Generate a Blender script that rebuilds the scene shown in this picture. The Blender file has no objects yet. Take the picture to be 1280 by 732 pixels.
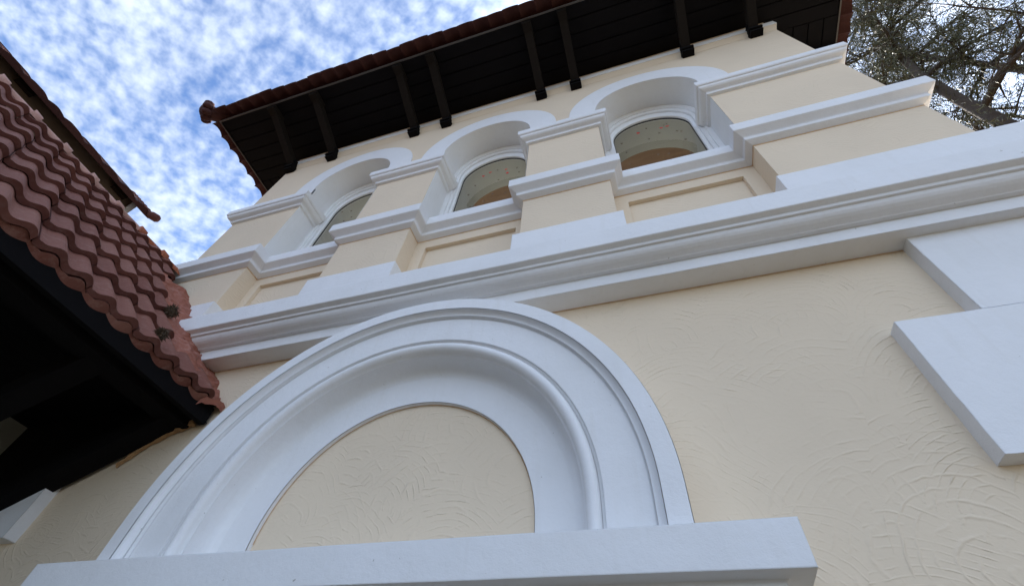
import bpy, math, random
from mathutils import Vector, Matrix, noise
R = math.radians
random.seed(7)
C = bpy.context.scene.collection
sc = bpy.context.scene
EYE = 1.6            # every z below is measured from eye height; the ground lies at -EYE

# ------------------------------------------------------------------ camera
cam_d = bpy.data.cameras.new('camera'); cam = bpy.data.objects.new('camera', cam_d); C.objects.link(cam)
yaw, pitch, roll = R(-21.7187), R(50.4498), R(6.2373)
cy, sy, cp, sp = math.cos(yaw), math.sin(yaw), math.cos(pitch), math.sin(pitch)
fwd = Vector((sy*cp, cy*cp, sp)); r0 = Vector((cy, -sy, 0)); u0 = r0.cross(fwd)
rt = math.cos(roll)*r0 + math.sin(roll)*u0; up = -math.sin(roll)*r0 + math.cos(roll)*u0
M = Matrix((rt, up, -fwd)).transposed().to_4x4(); M.translation = Vector((0, -1.7, EYE))
cam.matrix_world = M
cam_d.sensor_width = 36; cam_d.sensor_fit = 'HORIZONTAL'; cam_d.lens = 573.85/1280*36
cam_d.clip_start = .05; cam_d.clip_end = 5000
sc.camera = cam

# ------------------------------------------------------------------ sky, sun, exposure
SUN_AZ, SUN_EL = R(14), R(38)          # azimuth from +y towards +x
sun_dir = Vector((math.sin(SUN_AZ)*math.cos(SUN_EL), math.cos(SUN_AZ)*math.cos(SUN_EL), math.sin(SUN_EL)))
w = bpy.data.worlds.new('World'); sc.world = w; w.use_nodes = True
nt = w.node_tree; N = nt.nodes; L = nt.links; N.clear()
out = N.new('ShaderNodeOutputWorld'); bg = N.new('ShaderNodeBackground'); bg.inputs['Strength'].default_value = .10
L.new(bg.outputs[0], out.inputs[0])
sky = N.new('ShaderNodeTexSky'); sky.sky_type = 'NISHITA'; sky.sun_disc = False
sky.sun_elevation = SUN_EL; sky.sun_rotation = SUN_AZ; sky.air_density = 1.0; sky.dust_density = .6; sky.ozone_density = 4.0
tc = N.new('ShaderNodeTexCoord')
def vm(op, a, b=None):
    n = N.new('ShaderNodeVectorMath'); n.operation = op
    for i, v in enumerate((a, b)):
        if v is None: continue
        if isinstance(v, (tuple, list, Vector)): n.inputs[i].default_value = tuple(v)
        else: L.new(v, n.inputs[i])
    return n
def mt(op, a, b=None, c=None, clamp=False):
    n = N.new('ShaderNodeMath'); n.operation = op; n.use_clamp = clamp
    for i, v in enumerate((a, b, c)):
        if v is None: continue
        if isinstance(v, (int, float)): n.inputs[i].default_value = v
        else: L.new(v, n.inputs[i])
    return n.outputs[0]
dirn = vm('NORMALIZE', tc.outputs['Generated']).outputs[0]
sx = N.new('ShaderNodeSeparateXYZ'); L.new(dirn, sx.inputs[0])
zc = mt('MAXIMUM', sx.outputs[2], .06)
cx = N.new('ShaderNodeCombineXYZ'); L.new(mt('DIVIDE', sx.outputs[0], zc), cx.inputs[0]); L.new(mt('DIVIDE', sx.outputs[1], zc), cx.inputs[1])
mp = N.new('ShaderNodeMapping'); L.new(cx.outputs[0], mp.inputs[0]); mp.inputs['Rotation'].default_value = (0, 0, R(35)); mp.inputs['Scale'].default_value = (1.0, 1.25, 1)
n1 = N.new('ShaderNodeTexNoise'); L.new(mp.outputs[0], n1.inputs['Vector']); n1.inputs['Scale'].default_value = 23; n1.inputs['Detail'].default_value = 3.0; n1.inputs['Roughness'].default_value = .5; n1.inputs['Distortion'].default_value = .1
n2 = N.new('ShaderNodeTexNoise'); L.new(mp.outputs[0], n2.inputs['Vector']); n2.inputs['Scale'].default_value = 1.7; n2.inputs['Detail'].default_value = 3
n3 = N.new('ShaderNodeTexNoise'); L.new(mp.outputs[0], n3.inputs['Vector']); n3.inputs['Scale'].default_value = 4.5; n3.inputs['Detail'].default_value = 4
cl = mt('ADD', mt('MULTIPLY', n1.outputs[0], .50), mt('ADD', mt('MULTIPLY', n2.outputs[0], .50), mt('MULTIPLY', n3.outputs[0], .28)))
mr = N.new('ShaderNodeMapRange'); L.new(cl, mr.inputs[0]); mr.inputs[1].default_value = .45; mr.inputs[2].default_value = .82; mr.interpolation_type = 'SMOOTHSTEP'
# clouds are thicker to look through and brighter towards the sun
ds = N.new('ShaderNodeVectorMath'); ds.operation = 'DOT_PRODUCT'; L.new(dirn, ds.inputs[0]); ds.inputs[1].default_value = tuple(sun_dir)
glow = mt('POWER', mt('MAXIMUM', ds.outputs['Value'], 0.0), 5.0)
cover = mt('MAXIMUM', mt('MULTIPLY', mr.outputs[0], .86), mt('MULTIPLY', glow, .85), clamp=True)
cb = mt('ADD', mt('ADD', 4.2, mt('MULTIPLY', mt('MAXIMUM', mt('MULTIPLY', sx.outputs[1], -1.0), 0.0), 3.6)), mt('MULTIPLY', glow, 14.0))  # clouds behind the camera are brightened as added fill for the facade
cc = N.new('ShaderNodeCombineXYZ'); L.new(mt('MULTIPLY', cb, .84), cc.inputs[0]); L.new(mt('MULTIPLY', cb, .94), cc.inputs[1]); L.new(mt('MULTIPLY', cb, 1.10), cc.inputs[2])
mx = N.new('ShaderNodeMix'); mx.data_type = 'RGBA'; L.new(cover, mx.inputs[0]); L.new(vm('MULTIPLY', sky.outputs[0], (.86, .94, 1.06)).outputs[0], mx.inputs[6]); L.new(cc.outputs[0], mx.inputs[7])
L.new(mx.outputs[2], bg.inputs[0])

sd = bpy.data.lights.new('sun', 'SUN'); sd.energy = 4.0; sd.angle = R(.5); sd.color = (1, .93, .82)
so = bpy.data.objects.new('sun', sd); C.objects.link(so); so.rotation_euler = sun_dir.to_track_quat('Z', 'Y').to_euler()
sc.view_settings.view_transform = 'Standard'; sc.view_settings.look = 'None'; sc.view_settings.gamma = 1
sc.view_settings.exposure = 1.55
sc.render.engine = 'CYCLES'; sc.cycles.max_bounces = 8; sc.cycles.diffuse_bounces = 5; sc.cycles.transparent_max_bounces = 12

# ------------------------------------------------------------------ materials
class MT:
    def __init__(s, name, col, rough=.7, spec=.3, bevel=0):
        m = bpy.data.materials.new(name); m.use_nodes = True; s.m = m; s.nt = m.node_tree; s.N = s.nt.nodes; s.L = s.nt.links
        s.b = s.N['Principled BSDF']; s.b.inputs['Roughness'].default_value = rough; s.b.inputs['Specular IOR Level'].default_value = spec
        s.b.inputs['Base Color'].default_value = (*col, 1); s.col = col
        s.tc = s.N.new('ShaderNodeTexCoord').outputs['Object']; s.nrm = None
        if bevel:
            bv = s.N.new('ShaderNodeBevel'); bv.samples = 4; bv.inputs['Radius'].default_value = bevel; s.nrm = bv.outputs[0]
    def noise(s, scale, detail=4, rough=.55, vec=None, dist=0):
        n = s.N.new('ShaderNodeTexNoise'); s.L.new(vec or s.tc, n.inputs['Vector']); n.inputs['Scale'].default_value = scale
        n.inputs['Detail'].default_value = detail; n.inputs['Roughness'].default_value = rough; n.inputs['Distortion'].default_value = dist; return n.outputs[0]
    def ramp(s, f, stops):
        r = s.N.new('ShaderNodeValToRGB'); s.L.new(f, r.inputs[0]); e = r.color_ramp.elements
        while len(e) < len(stops): e.new(.5)
        for q, (p, c) in zip(e, stops): q.position = p; q.color = (*c, 1) if len(c) == 3 else c
        return r.outputs[0]
    def g(s, f, a, b): return s.ramp(f, [(a, (0, 0, 0)), (b, (1, 1, 1))])
    def mix(s, f, a, b):
        n = s.N.new('ShaderNodeMix'); n.data_type = 'RGBA'
        for i, v in ((0, f), (6, a), (7, b)):
            if isinstance(v, (int, float)): n.inputs[i].default_value = v
            elif isinstance(v, tuple): n.inputs[i].default_value = (*v, 1)
            else: s.L.new(v, n.inputs[i])
        return n.outputs[2]
    def math(s, op, a, b=0.0):
        n = s.N.new('ShaderNodeMath'); n.operation = op
        for i, v in enumerate((a, b)):
            if isinstance(v, (int, float)): n.inputs[i].default_value = v
            else: s.L.new(v, n.inputs[i])
        return n.outputs[0]
    def vmath(s, op, a, b):
        n = s.N.new('ShaderNodeVectorMath'); n.operation = op
        for i, v in enumerate((a, b)):
            if isinstance(v, tuple): n.inputs[i].default_value = v
            elif v is not None: s.L.new(v, n.inputs[i])
        return n.outputs['Value'] if op in ('LENGTH', 'DISTANCE') else n.outputs[0]
    def color(s, c): s.L.new(c, s.b.inputs['Base Color'])
    def bump(s, h, dist, strength=1.0):
        n = s.N.new('ShaderNodeBump'); n.inputs['Distance'].default_value = dist; n.inputs['Strength'].default_value = strength
        s.L.new(h, n.inputs['Height'])
        if s.nrm: s.L.new(s.nrm, n.inputs['Normal'])
        s.nrm = n.outputs[0]
    def done(s):
        if s.nrm: s.L.new(s.nrm, s.b.inputs['Normal'])
        return s.m

def mat_cream(name, trowel=1.0):
    t = MT(name, (.72, .58, .385), .82, .25, bevel=.006)
    big = t.noise(1.1, 3); fine = t.noise(60, 4, .6)
    c = t.mix(t.g(big, .35, .7), (.765, .635, .470), (.705, .585, .435))
    c = t.mix(t.math('MULTIPLY', t.g(t.noise(14, 6, .7), .66, .80), .25), c, (.60, .48, .34))
    t.color(c)
    # trowel sweeps: arcs about the centres of voronoi cells, broken up by a patch mask
    h = None
    for k, (sc_, fr, seed) in enumerate(((1.9, 27.0, 0.0), (2.9, 36.0, 5.3))):
        warp = t.N.new('ShaderNodeTexNoise'); t.L.new(t.tc, warp.inputs['Vector']); warp.inputs['Scale'].default_value = 1.6; warp.inputs['Detail'].default_value = 1
        wv = t.vmath('ADD', t.tc, t.vmath('MULTIPLY', t.vmath('SUBTRACT', warp.outputs['Color'], (.5, .5, .5)), (.30, 0, .30)))
        flat = t.vmath('MULTIPLY', t.vmath('ADD', wv, (seed, 0, seed*.7)), (1, 0, 1))
        v = t.N.new('ShaderNodeTexVoronoi'); v.inputs['Scale'].default_value = sc_; v.inputs['Randomness'].default_value = 1; t.L.new(flat, v.inputs['Vector'])
        ctr = t.vmath('ADD', v.outputs['Position'], (.06*(1 if k == 0 else -1), 0, -.20))
        d = t.vmath('DISTANCE', flat, ctr)
        ph = t.math('ADD', t.math('MULTIPLY', d, fr*6.283), t.math('MULTIPLY', t.noise(4.5, 3, .55), 11.0))
        ridge = t.math('POWER', t.math('MAXIMUM', t.math('SINE', ph), 0.0), 4.0)
        msk = t.g(t.noise(1.7+k*1.1, 3, .6), .38, .60)
        msk = t.math('MULTIPLY', msk, t.g(t.noise(10+5*k, 3, .6), .40, .66))
        r = t.math('MULTIPLY', ridge, msk)
        h = r if h is None else t.math('MAXIMUM', h, r)
    t.bump(h, .0030*trowel, 1.0)
    t.bump(t.noise(5, 5, .6), .012, .35)
    t.bump(fine, .0012, .5)
    return t.done()
def mat_white(name, col=(.80, .80, .80), grain=1.0):
    t = MT(name, col, .62, .35, bevel=.008)
    c = t.mix(t.g(t.noise(2.3, 5, .65), .40, .75), col, (col[0]*.93, col[1]*.93, col[2]*.92))
    c = t.mix(t.math('MULTIPLY', t.g(t.noise(42, 2, .5), .765, .79), .7), c, (.33, .30, .26))
    run = t.noise(1.0, 4, .6, vec=t.vmath('MULTIPLY', t.tc, (22, 22, 1.6)))
    c = t.mix(t.math('MULTIPLY', t.g(run, .55, .74), .25), c, (col[0]*.86, col[1]*.84, col[2]*.79))
    t.color(c)
    t.bump(t.noise(7, 4, .6), .010*grain, .35)
    t.bump(t.noise(45, 4, .65), .0022*grain, .6)
    t.bump(t.noise(230, 3, .6), .0009*grain, .8)
    return t.done()
def mat_wood(name, col, var=.35):
    t = MT(name, col, .55, .35, bevel=.003)
    sv = t.vmath('MULTIPLY', t.tc, (3, 3, 40))
    c = t.mix(t.noise(1.0, 5, .6, vec=t.vmath('MULTIPLY', t.tc, (4, 30, 30))), tuple(x*(1-var) for x in col), tuple(x*(1+var) for x in col))
    t.color(c); t.bump(t.noise(3, 4, .6, vec=t.vmath('MULTIPLY', t.tc, (5, 40, 40))), .002, .6)
    return t.done()
def mat_tile(name, a, b, c3, dust=.5):
    t = MT(name, a, .8, .25, bevel=.004)
    at = t.N.new('ShaderNodeAttribute'); at.attribute_name = 'tint'
    c = t.mix(at.outputs['Fac'], a, b)
    c = t.mix(t.math('MULTIPLY', t.g(t.noise(26, 6, .7), .50, .72), dust), c, c3)
    c = t.mix(t.math('MULTIPLY', t.g(t.noise(90, 3, .6), .68, .74), .7), c, (.07, .055, .045))
    t.color(c); t.bump(t.noise(55, 5, .65), .004, .6)
    return t.done()
def mat_simple(name, col, rough=.7, var=.15, scale=8, bump=.003, spec=.3):
    t = MT(name, col, rough, spec)
    t.color(t.mix(t.noise(scale, 5, .6), tuple(x*(1-var) for x in col), tuple(min(1, x*(1+var)) for x in col)))
    t.bump(t.noise(scale*5, 4, .6), bump, .6); return t.done()

CREAM = mat_cream('cream_trowelled_stucco'); CREAM2 = mat_cream('cream_smooth_stucco', .6)
WHITE = mat_white('white_masonry_paint'); WHITE2 = mat_white('white_smooth_paint', (.80, .80, .79), .5)
DARK = mat_wood('dark_brown_wood', (.030, .020, .015)); BOARD = mat_wood('black_brown_boards', (.0055, .0050, .0062)); BRK = mat_wood('bracket_wood', (.014, .011, .009))
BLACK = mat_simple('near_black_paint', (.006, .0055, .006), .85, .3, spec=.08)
for m_ in (BOARD, DARK, BRK): m_.node_tree.nodes['Principled BSDF'].inputs['Specular IOR Level'].default_value = .12; m_.node_tree.nodes['Principled BSDF'].inputs['Roughness'].default_value = .75
DRIP = mat_simple('grey_drip_edge', (.10, .09, .085), .5)
TILE = mat_tile('terracotta_dusty', (.165, .058, .040), (.225, .095, .068), (.31, .185, .145))
TILED = mat_tile('terracotta_dark', (.055, .018, .015), (.075, .026, .021), (.09, .05, .04), .3)
TILER = mat_tile('terracotta_pale', (.50, .29, .235), (.60, .37, .31), (.55, .42, .37), .4)
TILEL = mat_tile('terracotta_shaded_lip', (.10, .036, .028), (.15, .055, .040), (.20, .12, .10), .4)  # darkened tile colour: shade on the down-facing lips is painted in
TILEO = mat_tile('terracotta_orange', (.38, .12, .06), (.46, .17, .09), (.45, .26, .19), .4)
MORTAR = mat_tile('terracotta_mortar', (.25, .085, .055), (.33, .13, .09), (.44, .26, .21), .55)
FOAM = mat_simple('ochre_filler', (.42, .25, .12), .9, .4, 30, .01)
UPW = mat_simple('brown_render', (.20, .145, .10), .9, .15)
GRNDM = mat_simple('pale_paving', (.128, .100, .064), .9, .2, 2)
CREASE = mat_simple('ochre_bounce_tint', (.58, .38, .21), .9, .2, 20)  # ochre that stands for light bounced between cream and white
GREYP = mat_simple('shade_darkened_white', (.24, .25, .22), .9, .1, 3)  # white side wall darkened: porch shade put into the colour, cutting bounced light
MOSS = mat_simple('dry_moss', (.085, .060, .038), .95, .5, 60)
BARK = mat_simple('bark', (.065, .048, .036), .95, .5, 12, .02)
CEIL = mat_wood('brown_wood_ceiling', (.30, .185, .12)); OLIVE = mat_simple('olive_plaster', (.50, .50, .465), .8, .06)
LAMPM = mat_simple('white_enamel', (.8, .8, .78), .4)
def mat_leaf(name, a, b):
    t = MT(name, a, .55, .35); oi = t.N.new('ShaderNodeAttribute'); oi.attribute_name = 'tint'
    t.color(t.mix(oi.outputs['Fac'], a, b)); return t.done()
LEAF = mat_leaf('dark_needles', (.035, .045, .020), (.145, .135, .060))
def mat_glass():
    m = bpy.data.materials.new('window_glass'); m.use_nodes = True; n = m.node_tree.nodes; l = m.node_tree.links; n.clear()
    o = n.new('ShaderNodeOutputMaterial'); mixs = n.new('ShaderNodeMixShader'); tr = n.new('ShaderNodeBsdfTransparent'); gl = n.new('ShaderNodeBsdfGlossy')
    tr.inputs[0].default_value = (.62, .645, .64, 1); gl.inputs['Roughness'].default_value = .02
    fr = n.new('ShaderNodeFresnel'); fr.inputs[0].default_value = 1.5
    geo = n.new('ShaderNodeNewGeometry'); ior = n.new('ShaderNodeMapRange'); l.new(geo.outputs['Backfacing'], ior.inputs[0]); ior.inputs[3].default_value = 1.5; ior.inputs[4].default_value = 1/1.5; l.new(ior.outputs[0], fr.inputs[0])   # a thin pane: same reflection from both sides
    l.new(fr.outputs[0], mixs.inputs[0]); l.new(tr.outputs[0], mixs.inputs[1]); l.new(gl.outputs[0], mixs.inputs[2]); l.new(mixs.outputs[0], o.inputs[0]); return m
GLASS = mat_glass()
REDS = mat_simple('red_sticker', (.62, .04, .03), .5); DKS = mat_simple('brown_sticker', (.12, .08, .05), .5)
GASK = mat_simple('dark_gasket', (.03, .03, .03), .5)

# ------------------------------------------------------------------ mesh helper
class MB:
    def __init__(s): s.v = []; s.f = []; s.mi = []; s.sm = []; s.t = []; s.tint = .5
    def V(s, x, y, z): s.v.append((x, y, z)); s.t.append(s.tint); return len(s.v)-1
    def F(s, idx, mi=0, smooth=False): s.f.append(tuple(idx)); s.mi.append(mi); s.sm.append(smooth)
    def box(s, x0, x1, y0, y1, z0, z1, mi=0):
        a = [s.V(x, y, z) for z in (z0, z1) for y in (y0, y1) for x in (x0, x1)]
        for q in ((0, 2, 3, 1), (4, 5, 7, 6), (0, 1, 5, 4), (2, 6, 7, 3), (0, 4, 6, 2), (1, 3, 7, 5)): s.F([a[i] for i in q], mi)
    def obox(s, p, ex, ey, ez):
        """box centred at p with half-axis vectors ex, ey, ez"""
        p = Vector(p); a = [s.V(*(p+i*ex+j*ey+k*ez)) for k in (-1, 1) for j in (-1, 1) for i in (-1, 1)]
        for q in ((0, 2, 3, 1), (4, 5, 7, 6), (0, 1, 5, 4), (2, 6, 7, 3), (0, 4, 6, 2), (1, 3, 7, 5)): s.F([a[i] for i in q])
    def grid(s, rows, mi=0, smooth=False):
        """rows: list of equal-length lists of (x,y,z)"""
        ids = [[s.V(*p) for p in r] for r in rows]
        for i in range(len(ids)-1):
            for j in range(len(ids[0])-1): s.F((ids[i][j], ids[i][j+1], ids[i+1][j+1], ids[i+1][j]), mi, smooth)
        return ids
    def tube(s, pts, rads, n=8, smooth=True, cap=True):
        prev = None; rings = []
        for i, p in enumerate(pts):
            p = Vector(p); d = (Vector(pts[min(i+1, len(pts)-1)])-Vector(pts[max(i-1, 0)])).normalized()
            a = d.orthogonal().normalized() if prev is None else (prev-d*prev.dot(d)).normalized()
            prev = a; b = d.cross(a); r = rads[i] if isinstance(rads, (list, tuple)) else rads
            rings.append([s.V(*(p+a*r*math.cos(2*math.pi*k/n)+b*r*math.sin(2*math.pi*k/n))) for k in range(n)])
        for i in range(len(rings)-1):
            for k in range(n): s.F((rings[i][k], rings[i][(k+1) % n], rings[i+1][(k+1) % n], rings[i+1][k]), 0, smooth)
        if cap: s.F(rings[0][::-1]); s.F(rings[-1])
    def sweep_plan(s, path, prof, smooth=False):
        """moulding: prof = [(out, z)] run along plan path [(x,y)], outward is to the right of travel; mitred corners"""
        fine = []
        for a_, b_ in zip(path, path[1:]):
            k_ = max(1, int((Vector(b_)-Vector(a_)).length/.16)); fine += [tuple(Vector(a_).lerp(Vector(b_), i/k_)) for i in range(k_)]
        path = fine+[tuple(path[-1])]
        n = len(path); dirs = [(Vector(path[i+1])-Vector(path[i])).normalized() for i in range(n-1)]
        rows = []
        for i in range(n):
            d0 = dirs[max(i-1, 0)]; d1 = dirs[min(i, n-2)]
            n0 = Vector((d0.y, -d0.x)); n1 = Vector((d1.y, -d1.x)); m = (n0+n1); m = m/(1+n0.dot(n1))
            wa = [noise.noise(Vector((path[i][0]*2.3, path[i][1]*2.3, z*6+q))) for q in (0, 9) for o, z in prof]; np_ = len(prof)
            rows.append([(path[i][0]+m.x*(o+.0022*wa[j]), path[i][1]+m.y*(o+.0022*wa[j]), z+.0026*wa[np_+j]) for j, (o, z) in enumerate(prof)])
        ids = s.grid(rows, 0, smooth)
        s.F(ids[0]); s.F(ids[-1][::-1])
    def build(s, name, mats, parent=None, bevel=0):
        me = bpy.data.meshes.new(name); off = parent_off(parent)
        me.from_pydata([(x-off.x, y-off.y, z+EYE-off.z) for x, y, z in s.v], [], s.f)
        mats = mats if isinstance(mats, (list, tuple)) else [mats]
        for m in mats: me.materials.append(m)
        me.polygons.foreach_set('material_index', s.mi); me.polygons.foreach_set('use_smooth', s.sm)
        a = me.attributes.new('tint', 'FLOAT', 'POINT'); a.data.foreach_set('value', s.t)
        me.update(); o = bpy.data.objects.new(name, me); C.objects.link(o)
        if parent: o.parent = parent
        return o
def parent_off(p):
    v = Vector((0, 0, 0))
    while p: v += p.location; p = p.parent
    return v
def thing(name, label, cat, loc, group=None):
    o = bpy.data.objects.new(name, None); C.objects.link(o); o.location = loc; o['label'] = label; o['category'] = cat
    if group: o['group'] = group
    return o
def recalc(o):
    import bmesh
    bm = bmesh.new(); bm.from_mesh(o.data); bmesh.ops.recalc_face_normals(bm, faces=bm.faces); bm.to_mesh(o.data); bm.free(); return o
def arc(cx_, cz_, r, a0, a1, n): return [(cx_+r*math.cos(R(a0+(a1-a0)*i/n)), cz_+r*math.sin(R(a0+(a1-a0)*i/n))) for i in range(n+1)]

# ------------------------------------------------------------------ ground
g = MB(); n = 24
g.grid([[(-400+800*i/n, -400+800*j/n, -EYE) for i in range(n+1)] for j in range(n+1)])
o = g.build('ground', GRNDM); o['kind'] = 'structure'

# ------------------------------------------------------------------ the tower
XRL = 3.3          # the ground storey runs on to the right beyond the upper one
XL, XR, YP, YB, YF, DT = -4.19, 2.065, -.085, .067, .19, 4.0
P1R, P2L, P2R, P3L, P3R, P4L = -3.281, -2.296, -1.616, -.634, .046, 1.040
BAYS = [(P1R, P2L), (P2R, P3L), (P3R, P4L)]
ZTOP = 6.2
tower = thing('tower_house', 'cream stucco house with white mouldings, a blind arch, three arched windows and dark eaves', 'house', (-1.1, 1.0, 0))

# lower wall: front, sides, back
m = MB()
m.grid([[(XL+(XRL-XL)*i/12, 0, z) for i in range(13)] for z in (-EYE, .3, 1.2, 2.1, 2.29)])
for x in (XL, XRL): m.grid([[(x, 0, z), (x, DT, z)] for z in (-EYE, 2.3)])
m.box(XR-.02, XRL, 0, DT, 2.28, 2.325)
m.grid([[(XL, DT, z), (XR, DT, z)] for z in (-EYE, 2.7)]); m.grid([[(XL, DT, z), (XR, DT, z)] for z in (5.3, ZTOP)])  # unseen gap left in the back to let sun into the room
m.build('lower_wall', CREAM, tower)

# quoins
def quoin(x0, x1, z0, z1, nm='quoin', d=.072):
    q = MB(); ch = .004
    def jit(x, y, z): return (x+.0022*noise.noise(Vector((x*5, 3, z*5)))+.0012*noise.noise(Vector((x*31, 3, z*31))), y+.0012*noise.noise(Vector((x*9, 7, z*9))), z+.0022*noise.noise(Vector((x*5, 9, z*5)))+.0012*noise.noise(Vector((x*29, 1, z*29))))
    nx = max(2, int((x1-x0)/.03)); nz = max(2, int((z1-z0)/.03)); X_ = [x0+(x1-x0)*i/nx for i in range(nx+1)]; Z_ = [z0+(z1-z0)*i/nz for i in range(nz+1)]
    q.grid([[jit(x, -d, z) for x in X_] for z in Z_])
    for z in (z0, z1): q.grid([[jit(x, -d, z) for x in X_], [jit(x, .02, z) for x in X_]])
    for x in (x0, x1): q.grid([[jit(x, -d, z) for z in Z_], [jit(x, .02, z) for z in Z_]])
    return q.build(nm, WHITE, tower)
quoin(1.0125, 2.14, .871, 1.460); quoin(1.3125, 2.14, 1.463, 1.967, d=.0705); quoin(1.3125, 2.14, .26, .868, d=.0705)
quoin(-4.15, -3.387, .871, 1.30); quoin(-4.15, -3.69, .26, .868, d=.0705)
quoin(1.0125, 2.14, -.33, .257)

# lintel over the doorway
m = MB()
m.sweep_plan([(-2.576+.275, .02), (-2.576+.275, 0), (.337-.275, 0), (.337-.275, .02)],
             [(-.03, .640), (.275, .634), (.275, .508), (.212, .506), (.205, .500), (.205, .40), (.16, .39), (.16, .22), (-.03, .22)])
m.build('door_lintel', WHITE, tower)

# blind arch moulding
X0, Z0 = -1.12, .775
def cyl(pts):  # rows by angle
    m = MB(); path = [(-1, .55)] ; rows = []
    angs = [180]*1 + [180-180*i/96 for i in range(97)] + [0]
    for k, a in enumerate(angs):
        ca, sa = math.cos(R(a)), math.sin(R(a)); dz = -.19 if k in (0, len(angs)-1) else 0
        rows.append([(X0+r*ca, y, Z0+r*sa+dz) for r, y in pts])
    m.grid(rows, 0, True); return m
tor = [(.887+.027*math.cos(R(a)), -.160-.030*math.sin(R(a))) for a in range(0, 181, 15)]
prof_parts = [
 [(1.192, .02), (1.192, -.231)], [(1.190, -.235), (1.117, -.235)], [(1.115, -.233), (1.114, -.222)],
 [(1.114, -.222), (1.110, -.213), (1.103, -.206), (1.094, -.203)], [(1.094, -.203), (1.088, -.203)], [(1.087, -.202), (1.083, -.186)],
 [(1.083, -.185), (.926, -.185)], [(.926, -.185), (.924, -.172)], [(.924, -.172), (.915, -.170), (.914, -.160)], tor,
 [(.860, -.160), (.858, -.148), (.850, -.146)], [(.850, -.146), (.851, -.11), (.848, -.075), (.838, -.048), (.820, -.034), (.80, -.030)],
 [(.80, -.030), (.645, -.030)], [(.643, -.028), (.643, .01)]]
allv = MB()
for pp in prof_parts:
    c_ = cyl(pp); b0 = len(allv.v); allv.v += c_.v; allv.t += c_.t
    allv.f += [tuple(i+b0 for i in f) for f in c_.f]; allv.mi += c_.mi; allv.sm += c_.sm
allv.build('arch_moulding', WHITE, tower)
m = MB(); cpt = m.V(X0, -.006, Z0-.2)
ring = [m.V(X0+.66, -.006, Z0-.2)]+[m.V(x, -.006, z) for x, z in arc(X0, Z0, .66, 0, 180, 48)]+[m.V(X0-.66, -.006, Z0-.2)]
for a, b in zip(ring, ring[1:]): m.F((cpt, a, b))
m.build('arch_panel', CREAM, tower)

# thin ochre strips painting the warm bounced light in the angles
def crease_glow(rows_):
    m = MB(); m.grid(rows_); m.build('painted_crease_glow', CREASE, tower)
def wob(t, a=.004): return a*noise.noise(Vector((t*9, 2, 0)))+a*.6*noise.noise(Vector((t*37, 5, 0)))
xsn = [XL+(XR-XL)*i/400 for i in range(401)]
crease_glow([[(x, -.0022, 1.972) for x in xsn], [(x, -.0022, 1.9585+wob(x)) for x in xsn]])
an = [180-180*i/240 for i in range(241)]
crease_glow([[(X0+.6445*math.cos(R(a)), -.0085, Z0+.6445*math.sin(R(a))) for a in an], [(X0+(.6385+.6*wob(a/20))*math.cos(R(a)), -.0085, Z0+(.6385+.6*wob(a/20))*math.sin(R(a))) for a in an]])
# main cornice
m = MB()
cyma = [(.152, 2.050), (.156, 2.056), (.170, 2.061), (.188, 2.067), (.203, 2.076), (.214, 2.088), (.220, 2.100), (.222, 2.108)]
m.sweep_plan([(XL, DT), (XL, 0), (XRL, 0), (XRL, DT)],
  [(-.05, 1.965), (.127, 1.965), (.127, 2.050)]+cyma+[(.234, 2.109), (.236, 2.116), (.238, 2.128), (.268, 2.138), (.270, 2.142), (.270, 2.292), (.262, 2.30), (-.05, 2.33)])
m.build('main_cornice', WHITE, tower)

# upper storey: pilasters, set-back bay walls, wall with arched openings
def pil_path(x0, x1, back): return [(x0, back), (x0, YP), (x1, YP), (x1, back)]
for x0, x1 in ((XL, P1R), (P2L, P2R), (P3L, P3R), (P4L, XR)):
    m = MB(); a0 = XL-.0 if x0 == XL else x0
    m.box(x0, x1, YP, YF+.02 if x0 not in (XL, P4L) else YF+.02, 2.25, 3.30)
    pl = m.build('pilaster', CREAM2, tower)
    q = MB(); q.sweep_plan(pil_path(x0, x1, YB-.002) if x1 != XR else [(x0, YB-.002), (x0, YP), (XRL, YP), (XRL, DT)], [(-.03, 2.20), (.040, 2.20), (.040, 2.700), (.034, 2.707), (-.03, 2.715)]); q.build('plinth', WHITE, pl)
for (a, b) in BAYS:
    # wall under the window with a sunk panel
    m = MB(); x0, x1, z1, z0 = a+.098, b-.098, 3.125, 2.30; d = .032
    m.grid([[(a, YB, 3.30), (x0, YB, z1), (x0, YB, 2.25), (a, YB, 2.25)]]+[[(a, YB, 3.30)]*4][:0] or [[(0, 0, 0)]*2]*2) if False else None
    v = [m.V(a, YB, 3.30), m.V(b, YB, 3.30), m.V(x1, YB, z1), m.V(x0, YB, z1), m.V(a, YB, 2.2), m.V(x0, YB, 2.2), m.V(b, YB, 2.2), m.V(x1, YB, 2.2)]
    m.F((v[0], v[3], v[2], v[1])); m.F((v[0], v[4], v[5], v[3])); m.F((v[1], v[2], v[7], v[6]))
    w2 = [m.V(x0, YB+d, 2.2), m.V(x0, YB+d, z1), m.V(x1, YB+d, z1), m.V(x1, YB+d, 2.2)]
    m.F(w2); m.F((v[3], w2[1], w2[2], v[2])); m.F((v[5], w2[0], w2[1], v[3])); m.F((v[2], w2[2], w2[3], v[7]))
    m.build('sunk_panel', CREAM2, tower)
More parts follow.
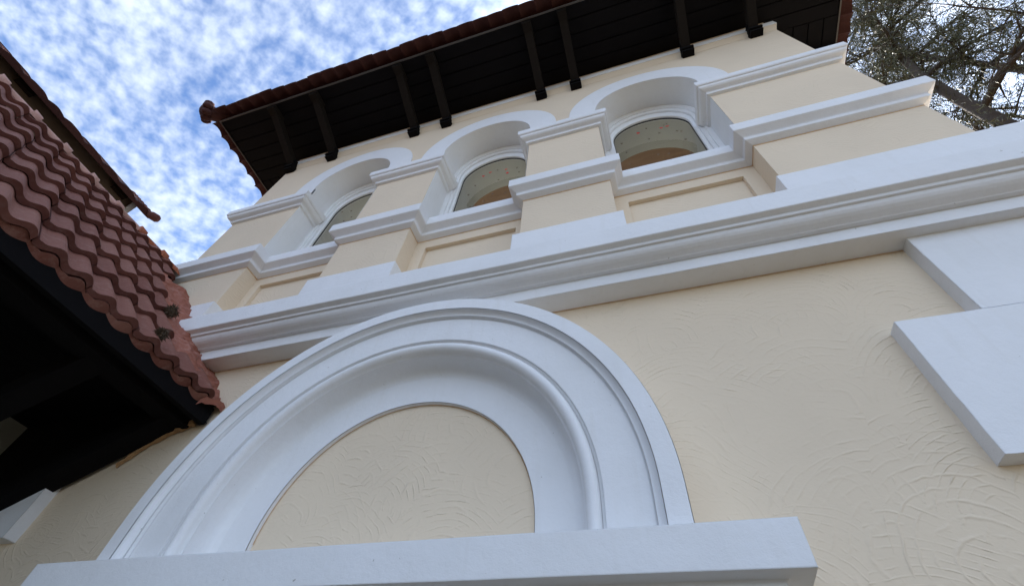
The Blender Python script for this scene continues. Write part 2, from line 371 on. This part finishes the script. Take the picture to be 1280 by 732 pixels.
# upper wall
CZ, RI, RO = 4.80, .493, .765
m = MB()
xs = [XL, P1R, P2L, P2R, P3L, P3R, P4L, XR]
for i in (0, 2, 4, 6):
    m.grid([[(xs[i], YP, z), (xs[i+1], YP, z)] for z in (3.30, CZ, ZTOP)])
for (a, b) in BAYS:
    c = (a+b)/2; h = (b-a)/2; pts = arc(c, CZ, h, 180, 0, 40)
    m.grid([[(x, YP, z) for x, z in pts], [(x, YP, ZTOP) for x, z in pts]])
m.grid([[(XL, YP, z), (XL, DT, z)] for z in (2.25, ZTOP)]); m.grid([[(XR, YP, z), (XR, DT, z)] for z in (2.25, ZTOP)])
m.build('upper_wall', CREAM2, tower)
# interior room seen through the glass: wooden ceiling, back wall with an unseen gap added for light
m = MB(); m.box(XL+.15, XR-.15, .62, DT-.15, 5.55, 5.62); m.build('room_ceiling', CEIL, tower)
m = MB(); m.box(XL+.15, XR-.15, DT-.25, DT-.2, 2.4, 2.7); m.box(XL+.15, XR-.15, DT-.25, DT-.2, 5.3, 5.55); m.box(XL+.12, XL+.15, .62, DT-.2, 2.4, 5.55); m.box(XR-.15, XR-.12, .62, DT-.2, 2.4, 5.55); m.box(XL+.15, XR-.15, .62, DT-.2, 2.3, 2.4); m.build('room_wall', OLIVE, tower)

STICK = {1: [], 2: [], 0: []}
stick_data = {
 2: [(.654, 4.773, 1), (.714, 4.776, 1), (.774, 4.60, 0), (.804, 4.36, 0), (.613, 4.145, 0), (.426, 4.793, 1), (.519, 4.859, 0), (.502, 4.578, 0), (.241, 4.637, 0), (.258, 4.128, 0)],
 1: [(-1.266, 4.716, 1), (-1.189, 4.767, 1), (-1.004, 4.74, 1), (-1.106, 4.783, 0), (-.98, 4.64, 1), (-.844, 4.589, 0), (-1.07, 4.521, 0), (-1.334, 4.524, 0)],
 0: [(-2.937, 4.699, 0), (-2.70, 4.62, 0)]}
GZ, GR, GY = 4.68, .378, .245
for bi, (a, b) in enumerate(BAYS):
    c = (a+b)/2; h = (b-a)/2
    win = bpy.data.objects.new('window', None); C.objects.link(win); win.location = (c-tower.location.x, -tower.location.y, 4.0+EYE); win.parent = tower
    def outline(cx_, cz_, r, n=40): return [(cx_-r, 3.38)]+arc(cx_, cz_, r, 180, 0, n)+[(cx_+r, 3.38)]
    # white jambs and arch soffit
    m = MB(); o1 = outline(c, CZ, h-.004)
    m.grid([[(x, YP-.004, z) for x, z in o1], [(x, .05, z) for x, z in o1], [(x, YF, z) for x, z in o1]], 0, True)
    m.build('reveal', WHITE2, win)
    # flat white band round the arch
    m = MB(); sp_ = [(c-RO, 4.50)]+arc(c, CZ, RO, 180, 0, 56)+[(c+RO, 4.50)]; si = [(c-h+.004, 4.50)]+arc(c, CZ, h-.004, 180, 0, 56)+[(c+h-.004, 4.50)]
    m.grid([[(x, YP+.01, z) for x, z in sp_], [(x, YP-.012, z) for x, z in sp_], [(x, YP-.012, z) for x, z in si], [(x, YP+.01, z) for x, z in si]])
    m.build('arch_band', WHITE, win)
    # stepped frame
    fr = MB()
    steps = [(h-.004, CZ, YF), (h-.050, CZ-.035, YF), (h-.052, CZ-.036, YF+.010), (h-.085, CZ-.06, YF+.010), (h-.088, CZ-.062, YF+.028), (GR, GZ, YF+.032), (GR-.002, GZ, GY+.02)]
    fr.grid([[(x, y, z) for x, z in outline(c, cz_, r)] for r, cz_, y in steps])
    fo = fr.build('frame', WHITE2, win)
    ga = MB(); ga.grid([[(x, y, z) for x, z in outline(c, GZ, r)] for r, y in ((GR-.0015, GY-.004), (GR-.006, GY-.006), (GR-.006, GY+.01))]); ga.build('gasket', GASK, win)
    gl = MB(); ids = [gl.V(x, GY, z) for x, z in outline(c, GZ, GR-.003)]; gl.F(ids[::-1] if False else ids); gl.build('pane', GLASS, win)
    # inner reveal: plaster soffit behind the glass
    ir = MB(); ir.grid([[(x, y, z) for x, z in outline(c, GZ+.05, r)] for r, y in ((GR-.002, GY+.02), (GR+.05, GY+.03), (GR+.05, .62), (1.0, .622))], 0, False); ir.build('inner_reveal', OLIVE, win)
    rs = random.Random(bi+3)
    for x, z, red in stick_data[bi]+[(c+rs.uniform(-.30, .30), rs.uniform(3.95, 4.9), 0) for _ in range(7)]:
        s_ = MB(); rr = .017 if red else .011; k = random.random()*3; ids = [s_.V(x+rr*(1+.35*math.sin(3*t_+k))*math.cos(t_), GY-.0025, z+rr*(1+.3*math.cos(2*t_+k))*math.sin(t_)) for t_ in [2*math.pi*i/10 for i in range(10)]]
        s_.F(ids); s_.build('sticker', REDS if red else DKS, win)

# string course under the windows and imposts
path = [(XL, DT), (XL, YP), (P1R, YP), (P1R, YB), (P2L, YB), (P2L, YP), (P2R, YP), (P2R, YB), (P3L, YB), (P3L, YP), (P3R, YP), (P3R, YB), (P4L, YB), (P4L, YP), (XR, YP), (XR, DT)]
m = MB(); m.sweep_plan(path, [(-.03, 3.235), (.003, 3.247), (.044, 3.268), (.046, 3.272), (.046, 3.302), (.052, 3.310), (.098, 3.342), (.100, 3.346), (.100, 3.452), (.094, 3.460), (-.20, 3.468)])
m.build('string_course', WHITE, tower)
m = MB(); m.sweep_plan(path, [(.0022, 3.245), (.0022, 3.2335), (-.01, 3.2335)]); m.build('painted_crease_glow', CREASE, tower)  # same painted bounce light, below the string course
imp = [(-.03, 4.365), (.003, 4.372), (.022, 4.378), (.027, 4.383), (.027, 4.408), (.032, 4.416), (.044, 4.421), (.060, 4.428), (.072, 4.440), (.078, 4.455), (.080, 4.470), (.088, 4.472), (.090, 4.478), (.093, 4.482), (.095, 4.486), (.095, 4.556), (.090, 4.562), (-.03, 4.575)]
for pth in ([(XL, DT), (XL, YP), (P1R, YP), (P1R, YF)], pil_path(P2L, P2R, YF), pil_path(P3L, P3R, YF), [(P4L, YF), (P4L, YP), (XR, YP), (XR, DT)]):
    m = MB(); m.sweep_plan(pth, imp); m.build('impost', WHITE, tower)
# crown mould under the eaves
m = MB(); m.sweep_plan([(XL, DT), (XL, YP), (XR, YP), (XR, DT)], [(.030, 5.889), (.036, 5.889), (.038, 5.892), (.038, 6.012), (.032, 6.02), (-.03, 6.03)])
m.build('crown_mould', WHITE2, tower)
m = MB(); m.sweep_plan([(XL, DT), (XL, YP), (XR, YP), (XR, DT)], [(-.03, 5.78), (.002, 5.783), (.034, 5.887), (-.03, 5.895)]); m.build('crown_slope', CREAM2, tower)

# ---- roof: planked soffit, rafters ends, brackets, tiles
EV, ZE = .80, 6.205                          # overhang, soffit level
roof = bpy.data.objects.new('roof', None); C.objects.link(roof); roof.location = (0, 0, ZE+EYE); roof.parent = tower
m = MB()
pw = .158
ys = [YP-EV+pw*i for i in range(0, 7)]
for i, y in enumerate(ys[:-1]):
    if y > .15: break
    m.box(XL-EV+.02, XR+EV-.02, y+.006, y+pw-.006, ZE, ZE+.02)
yb0 = ys[6]
xk = XL-EV
for s_, xa in ((-1, XL), (1, XR)):
    for i in range(6):
        x = xa+s_*(EV-pw*i) ; x2 = x-s_*pw
        m.box(min(x, x2)+.006, max(x, x2)-.006, yb0, DT+EV, ZE-.003, ZE+.018)
m.box(XL-EV, XR+EV, YP-EV, DT+EV, ZE+.022, ZE+.03)
m.build('soffit_boards', BOARD, roof)
m = MB(); ring_ = [(XL-EV, DT+EV), (XL-EV, YP-EV), (XR+EV, YP-EV), (XR+EV, DT+EV)]
m.sweep_plan(ring_, [(-.012, ZE-.012), (.004, ZE-.012), (.004, ZE+.045), (-.012, ZE+.045)]); m.build('drip_edge', DRIP, roof)
# tile eaves: wavy tiles, each side
def eave_tiles(m, p0, p1, outv, slope, gauge=.3, lam=.19, rows=4, over=.16, z0=ZE+.03):
    p0 = Vector(p0); p1 = Vector(p1); ln = (p1-p0).length; d = (p1-p0)/ln; outv = Vector(outv)
    nt_ = int(ln/lam)
    for r_ in range(rows):
        for k in range(nt_):
            m.tint = random.random(); jo = random.uniform(-.012, .012); n_ = 10; lam2 = ln/nt_
            rws = []
            for (u, dz) in ((0, -.028), (0, .0), (1.15, .0)):
                row = []
                for j in range(n_+1):
                    t_ = k*lam2+lam2*j/n_; wv = .048*abs(math.sin(math.pi*j/n_))**.8
                    o_ = over+jo-u*gauge-r_*gauge; lift = .02*(1-u)
                    lo, hi = (r_*gauge-over), ln-(r_*gauge-over)
                    t_ = min(max(t_, lo), hi)
                    q = p0+d*t_+outv*o_; z = z0+(over-o_)*slope+wv+lift+dz
                    row.append((q.x, q.y, z))
                rws.append(row)
            m.grid(rws, 0, False)
            # tile underside
            u_ = MB; row1 = rws[0]; row2 = [(x, y, z-.028) for x, y, z in rws[2]]
            m.grid([row2, row1], 0, False)
m = MB(); sl = .42
eave_tiles(m, (XL-EV, YP-EV, 0), (XR+EV, YP-EV, 0), (0, -1, 0), sl)
eave_tiles(m, (XL-EV, DT+EV, 0), (XL-EV, YP-EV, 0), (-1, 0, 0), sl)
eave_tiles(m, (XR+EV, YP-EV, 0), (XR+EV, DT+EV, 0), (1, 0, 0), sl)
# main roof planes
hx0, hx1, hy0, hy1 = XL-EV-.02, XR+EV+.02, YP-EV-.02, DT+EV+.02; zr = ZE+.07; rise = sl*(hy1-hy0)/2
a = [m.V(hx0, hy0, zr), m.V(hx1, hy0, zr), m.V(hx1, hy1, zr), m.V(hx0, hy1, zr)]; mid = (hy0+hy1)/2; dd = (hy1-hy0)/2
r1 = m.V(hx0+dd, mid, zr+rise); r2 = m.V(hx1-dd, mid, zr+rise)
m.F((a[0], a[1], r2, r1)); m.F((a[1], a[2], r2)); m.F((a[2], a[3], r1, r2)); m.F((a[3], a[0], r1))
m.build('roof_tiles', TILED, roof)
# hip tiles with scalloped corner piece
def hip(x, y, sx_):
    m = MB()
    for k in range(5):
        t0 = -.08+k*.34; m.tint = random.random(); dvec = Vector((-sx_, 1, sl)).normalized()
        p = Vector((x, y, ZE+.10))+dvec*t0
        m.tube([p-dvec*.02, p+dvec*.05, p+dvec*.40], [.10, .10, .075], 14)
        if k == 0:
            side = dvec.orthogonal().normalized(); bi_ = dvec.cross(side)
            for j in range(8):
                an = 2*math.pi*j/8; c0 = p+dvec*.01+(side*math.cos(an)+bi_*math.sin(an))*.115
                m.tube([c0-dvec*.062, c0-dvec*.05, c0-dvec*.02, c0+dvec*.02, c0+dvec*.06], [.012, .034, .048, .046, .02], 9)
            m.tube([p-dvec*.09, p-dvec*.07, p-dvec*.02, p+dvec*.05], [.03, .075, .11, .11], 12)
    return m.build('hip_tiles', TILED, roof)
hip(XL-EV-.10, YP-EV-.10, -1); hip(XR+EV+.10, YP-EV-.10, 1)

# brackets: raking strut, capped head, corbel foot on the wall
def bracket(p, dirx, diry):
    """p: (x,y) at wall face; (dirx,diry) unit outward"""
    d = Vector((dirx, diry, 0)); s = Vector((-diry, dirx, 0)); w_ = .046
    foot = Vector((p[0], p[1], 0)); m = MB()
    a = foot+d*.055+Vector((0, 0, 5.865)); b = foot+d*.685+Vector((0, 0, 6.16))
    ax = (b-a); ln = ax.length; ax.normalize(); nz = ax.cross(s).normalized()
    m.obox((a+b)/2, ax*(ln/2), s*w_, nz*.05)
    br = m.build('bracket', BRK, tower)
    q = MB(); q.obox(foot+d*.675+Vector((0, 0, 6.155)), d*.10, s*(w_+.004), Vector((0, 0, .050))); q.obox(foot+d*.778+Vector((0, 0, 6.135)), d*.006, s*(w_+.010), Vector((0, 0, .012))); q.build('head', BRK, br)
    q = MB()
    for (o_, z0, z1, ww) in ((.075, 5.715, 5.755, .062), (.095, 5.755, 5.80, .066), (.080, 5.80, 5.86, .058), (.105, 5.86, 5.93, .052)):
        q.obox(foot+d*(o_/2)+Vector((0, 0, (z0+z1)/2)), d*(o_/2), s*ww, Vector((0, 0, (z1-z0)/2-.0005)))
    q.build('corbel_foot', BLACK, br)
for x in (-4.11, -3.45, -2.22, -1.77, -.53, -.11, 1.15, 1.85): bracket((x, YP), 0, -1)
bracket((XR, .42), 1, 0); bracket((XL, .42), -1, 0)

# ------------------------------------------------------------------ lean-to wing on the left
EX, EZ, SL = -2.50, 1.56, 1.073
cs, sn = math.cos(math.atan(SL)), math.sin(math.atan(SL))
def rp(s, y, h=0): return (EX-s*cs+h*sn, y, EZ+s*sn+h*cs)        # point on the roof: s up the slope, h above it
wing = thing('lean_to_wing', 'low wing with steep terracotta tile roof and black timber eaves against the cream house', 'building', (-3.4, -2.5, 0))
TW, G = .295, .372
def waveh(f):  # two rolls to a tile
    a = (f*2) % 1.0
    return .026*(math.sin(math.pi*min(a/.62, 1))**1.0) if a < .62 else -.010*math.sin(math.pi*(a-.62)/.38)
m = MB(); NY = 24
for k in range(7):
    for j in range(16):
        ye_ = {0: -.105, 1: -.40, 2: -.40, 3: -.40, 4: -.40}.get(k, -.2525)
        y1 = ye_-j*TW; y0 = ye_-(j+1)*TW+.004
        shift = (k % 2)*0.0; m.tint = random.random(); js = random.uniform(-.008, .008); jh = random.uniform(-.003, .004)
        rows = []; TH = .034
        for (s, h) in ((min(G*1.12, 2.40-k*G), -TH-.004), (-.0, .012), (0, .012+TH), (G*.35, .012+TH-.012), (min(G*1.12, 2.40-k*G), TH-.030)):
            row = []
            for i in range(NY+1):
                f = i/NY; y = y0+(y1-y0)*f; wv = waveh(1-f)
                if abs(f-.04) < .03: wv -= .006
                sc_l = .010*math.sin(math.pi*((2*(1-f)) % 1.0)) if s == 0 else 0      # lip bows out on each roll
                row.append(rp(.045+k*G+s+js-sc_l, y+shift, h+wv+jh))
            rows.append(row)
        m.grid(rows[2:], 0, False); m.grid(rows[:3], 1, False)
        for e in (0, NY): m.F([m.V(*r[e]) for r in rows], 1)
# starter course under the first lip
for j in range(32):
    m.tint = random.random(); y1 = -.10-j*TW/2; rows = []
    for s, h in ((.30, -.085), (.055, -.085), (.055, .006), (.30, -.02)):
        rows.append([rp(s-.02*math.sin(math.pi*i/8), y1-TW/2*i/8, h+(.028*math.sin(math.pi*min(1, i/8/.62)) if h > -.08 else 0)) for i in range(9)])
    m.grid(rows, 0, False)
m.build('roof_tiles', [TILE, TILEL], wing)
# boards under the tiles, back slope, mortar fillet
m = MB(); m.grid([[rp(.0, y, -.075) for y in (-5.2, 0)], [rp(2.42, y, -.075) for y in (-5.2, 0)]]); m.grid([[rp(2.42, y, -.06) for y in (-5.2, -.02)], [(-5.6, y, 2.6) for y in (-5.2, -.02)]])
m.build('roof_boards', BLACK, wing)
m = MB(); NS, NQ = 90, 16
rows = []
for i in range(NS+1):
    s = .04+1.80*i/NS; row = []
    zz = EZ+s*sn
    yc = -.16-.31*min(1, max(0, (s-.22)/.16))+.035*noise.noise(Vector((s*4.1, 1.7, 0)))
    ye = .03 if zz < 1.9 else (-.10 if zz < 2.1 else (-.12 if zz < 2.4 else -.04))
    for j in range(NQ+1):
        f = j/NQ; y = yc+(.03-yc)*f
        h = .022+.045*math.sin(math.pi*min(1, f*1.1))*(.5+1.2*noise.noise(Vector((s*5, y*6, 2))))+.020*noise.noise(Vector((s*19, y*19, 5)))+.010*noise.noise(Vector((s*48, y*48, 8)))+.035*f*f-.018*abs(math.sin(s*8.4))
        if j == 0: h = -.01
        row.append(rp(s+.02*noise.noise(Vector((y*9, s*2, 3))), y, h))
    rows.append(row)
# lower lip of the mortar
rows.insert(0, [(x-.01, y, z-.035-.02*noise.noise(Vector((y*14, 0, 1)))) for x, y, z in rows[0]])
m.tint = .6; m.grid(rows, 0, False); m.build('mortar_fillet', MORTAR, wing)
# ridge tiles at the top of the slope
for k in range(19):
    m = MB(); m.tint = random.random(); y0 = -.12-k*.268; x, _, z = rp(2.42, 0, .035)
    rr = [(y0, .046), (y0-.05, .046), (y0-.20, .042), (y0-.202, .062), (y0-.27, .068)]
    rows = [[(x+r*math.cos(t_), y, z-.03+r*math.sin(t_)) for t_ in [R(-25+230*i/12) for i in range(13)]] for y, r in rr]
    m.grid(rows, 0, True); ids = [m.V(*p) for p in rows[-1]]; m.F(ids); m.build('ridge_tile', TILER if y0 < -.65 else TILEO, wing)
# eave timbers: fascia, purlin, flat dark ceiling, knee braces
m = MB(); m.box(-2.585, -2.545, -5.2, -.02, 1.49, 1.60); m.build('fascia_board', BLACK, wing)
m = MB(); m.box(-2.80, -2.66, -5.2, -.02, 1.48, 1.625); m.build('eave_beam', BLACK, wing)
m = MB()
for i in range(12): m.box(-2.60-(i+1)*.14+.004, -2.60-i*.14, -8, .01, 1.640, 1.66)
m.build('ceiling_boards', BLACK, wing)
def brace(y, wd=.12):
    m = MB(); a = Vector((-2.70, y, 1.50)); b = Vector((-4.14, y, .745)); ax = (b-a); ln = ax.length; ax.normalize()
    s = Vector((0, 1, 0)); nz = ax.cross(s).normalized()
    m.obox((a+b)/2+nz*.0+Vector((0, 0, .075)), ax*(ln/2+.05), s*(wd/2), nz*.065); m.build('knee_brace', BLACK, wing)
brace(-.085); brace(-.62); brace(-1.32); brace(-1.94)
m = MB(); m.box(-4.30, -4.15, -8, .01, -EYE, 1.645); m.build('side_wall', GREYP, wing)
m = MB(); v = [m.V(*p) for p in ((-2.60, -.078, 1.64), (-4.15, -.078, 1.64), (-4.15, -.078, .86), (-2.72, -.078, 1.60))]; m.F(v); v = [m.V(*p) for p in ((-2.60, .01, 1.64), (-4.15, .01, 1.64), (-4.15, .01, .86), (-2.72, .01, 1.60))]; m.F(v[::-1]); m.build('gable_board', BLACK, wing)
# crumbling filler over the brace at the wall
m = MB(); rows = []
for i in range(41):
    f = i/40; x = -2.62-.42*f; z = 1.556-.055*f-.19*f*f; row = []
    for j in range(9):
        a_ = 2*math.pi*j/8; r_ = .034*(1-.6*f)*(1+.9*noise.noise(Vector((x*22, j*1.3, 3))))
        row.append((x, -.006-abs(r_*math.cos(a_))*1.1, z+r_*math.sin(a_)-.03))
    rows.append(row)
m.grid(rows); m.build('crumbling_filler', FOAM, wing)

# ------------------------------------------------------------------ higher wing beyond
hw = thing('upper_wing', 'higher brown-walled wing with dark tiled eaves standing behind the steep terracotta roof', 'building', (-6.5, -3, 0))
WX = -5.60; YE = -.50
m = MB(); m.box(-9.5, WX, -9, YE, -EYE, 4.768); m.build('wall', UPW, hw)
m = MB()
def up(s, y, h=0): return (-5.36-s*.755+h*.656, y, 4.56+s*.656+h*.755)
m.grid([[up(0, y, 0) for y in (-9, YE+.10)], [up(1.2, y, 0) for y in (-9, YE+.10)]]); m.build('soffit', DARK, hw)
for y in (-1.95, -.72):
    q = MB(); q.box(WX-.01, WX+.06, y-.09, y+.09, 4.66, 4.73); q.build('rafter_block', DARK, hw)
m = MB()
for k in range(8):
    for j in range(38):
        m.tint = random.random(); y1 = YE+.13-j*.24; rows = []; js = random.uniform(-.01, .01)
        for s, h in ((.36, -.012), (0, -.004), (0, .036), (.36, .03)):
            rows.append([up(-.03+k*.33+s+js, y1-.24*i/10, h+(.030*abs(math.sin(math.pi*i/10)) if h > 0 else 0)) for i in range(11)])
        m.grid(rows, 0, False)
    m.tint = .9
m.build('roof_tiles', TILED, hw)
m = MB()
for k in range(7):
    m.tint = random.random(); p = Vector(up(.02+k*.33, YE+.12, .04)); q = Vector(up(.02+k*.33+.36, YE+.12, .03)); m.tube([p, p.lerp(q, .3), q], [.045, .042, .036], 12)
p = Vector(up(-.01, YE+.08, .03)); m.tube([p, p+Vector((.02, .04, .01)), p+Vector((.04, .10, .02)), p+Vector((.045, .125, .025))], [.035, .05, .05, .03], 12)
m.build('verge_tiles', TILEL, hw)
m = MB(); m.box(WX-.004, WX+.03, YE-.05, YE+.012, 3.2, 4.76); m.build('corner_trim', WHITE2, hw)

# ------------------------------------------------------------------ dry moss tufts on the tiles
def moss(pos, r, label):
    m = MB()
    for i in range(420):
        d = Vector((random.gauss(0, 1), random.gauss(0, 1), random.gauss(0, 1))).normalized(); p = Vector(pos)+d*r*random.uniform(.3, 1); e = d.orthogonal().normalized()*.004
        t_ = p+d*.015+Vector((random.uniform(-.012, .012), random.uniform(-.012, .012), random.uniform(-.012, .012)))
        m.tint = random.random(); m.F((m.V(*(p+e)), m.V(*(p-e)), m.V(*t_)))
    m.tube([Vector(pos)-Vector((0, 0, r*.7)), Vector(pos), Vector(pos)+Vector((0, 0, r*.7))], [r*.4, r*.75, r*.35], 8)
    o = m.build('moss_tuft', MOSS); o['label'] = label; o['category'] = 'moss'; o['group'] = 'dry moss tufts on the tiles'
moss(rp(.76, -.43, .075), .040, 'larger dry brown moss tuft caught on the tiles beside the end of the main cornice')
moss(rp(.10, -.58, .085), .030, 'smaller dry moss tuft lower down, near the bottom tile row')

# ------------------------------------------------------------------ tree
tx, ty = 8.2, 4.3
tree = thing('conifer_tree', 'tall dark green needle-leaved tree with reddish bark rising behind the right end of the house', 'tree', (7.6, ty, 0))
tr_pts = [(7.6, ty, -EYE), (7.8, ty, 4), (8.05, ty, 8), (8.2, ty, 10.3), (8.3, ty, 11.9), (8.5, ty, 13.8), (9.2, ty, 16.7), (9.8, ty, 19), (11, ty, 22), (12, ty+.5, 26)]
m = MB(); m.tube([Vector(p) for p in tr_pts], [.36, .30, .20, .135, .12, .10, .085, .07, .05, .03], 12); m.build('trunk', BARK, tree)
rnd = random.Random(11)
bm_ = MB(); lf = MB()
def needle_spray(p, d, ln, m=lf):
    d = d.normalized(); side = d.orthogonal().normalized(); b2 = d.cross(side); nn = int(ln*9); base = rnd.random()*.6
    for i in range(nn):
        t_ = rnd.random()*ln; q = p+d*t_+Vector((0, 0, -.10*t_*t_))
        an = rnd.random()*6.283; o_ = side*math.cos(an)+b2*math.sin(an)
        nd = (d*rnd.uniform(.3, 1)+o_*rnd.uniform(.4, 1)).normalized(); nl = rnd.uniform(.07, .17); wv = nd.cross(Vector((rnd.gauss(0, 1), rnd.gauss(0, 1), rnd.gauss(0, 1)))).normalized()*rnd.uniform(.006, .011)
        m.tint = min(1, base+rnd.random()*.4)
        e = q+nd*nl; m.F((m.V(*(q-wv)), m.V(*(q+wv)), m.V(*(e+wv*.5)), m.V(*(e-wv*.5))))
def branch(p, d, ln, r, lvl):
    pts = [p]; q = p.copy(); dd_ = d.normalized(); n_ = 6
    for i in range(n_):
        dd_ = (dd_+Vector((rnd.gauss(0, .13), rnd.gauss(0, .13), rnd.gauss(0, .10)-.02))).normalized(); q = q+dd_*ln/n_; pts.append(q.copy())
        if lvl < 2:
            for _ in range(2 if lvl == 0 else (1 if rnd.random() < .75 else 2)):
                sd_ = (dd_*rnd.uniform(.2, .9)+Vector((rnd.gauss(0, .8), rnd.gauss(0, .8), rnd.gauss(0, .4)-.15))).normalized()
                branch(q-dd_*rnd.random()*ln/n_, sd_, ln*rnd.uniform(.28, .48), r*(1-i/n_)*.5+.006, lvl+1)
        else:
            for _ in range(1 if rnd.random() < .8 else 2): needle_spray(q, (dd_+Vector((rnd.gauss(0, .6), rnd.gauss(0, .6), rnd.gauss(0, .4)-.25))), rnd.uniform(.3, .6))
    bm_.tube(pts, [max(.006, r*(1-.8*i/n_)) for i in range(n_+1)], 5, cap=False)
def at_trunk(z):
    for a_, b_ in zip(tr_pts, tr_pts[1:]):
        if a_[2] <= z <= b_[2]: return Vector(a_).lerp(Vector(b_), (z-a_[2])/(b_[2]-a_[2]))
for i in range(17):
    z = 9.5+i*.80; p = at_trunk(z); an = i*2.4+rnd.uniform(-.4, .4)
    ln = rnd.uniform(2.4, 4.4)*(1-.30*i/17)*(.75 if math.cos(an) < -.2 else 1.15)
    branch(p, Vector((math.cos(an), math.sin(an)*.9, rnd.uniform(-.05, .45))), ln, .07*(1-.5*i/17)+.02, 0)
side = [Vector(p) for p in ((7.95, ty, 6.5), (9.2, ty, 8.6), (10.6, ty, 10.6), (10.2, ty, 12.2), (9.75, ty, 13.4), (9.2, ty, 15.2), (9.4, ty, 17.6))]
bm_.tube(side, [.16, .15, .13, .11, .085, .06, .03], 8)
for p in side[2:]:
    for _ in range(3): branch(p, Vector((rnd.gauss(.2, 1), rnd.gauss(0, .9), rnd.uniform(0, .8))), rnd.uniform(1.6, 2.8), .04, 0)
bm_.build('branches', BARK, tree); lf.build('crown', LEAF, tree)
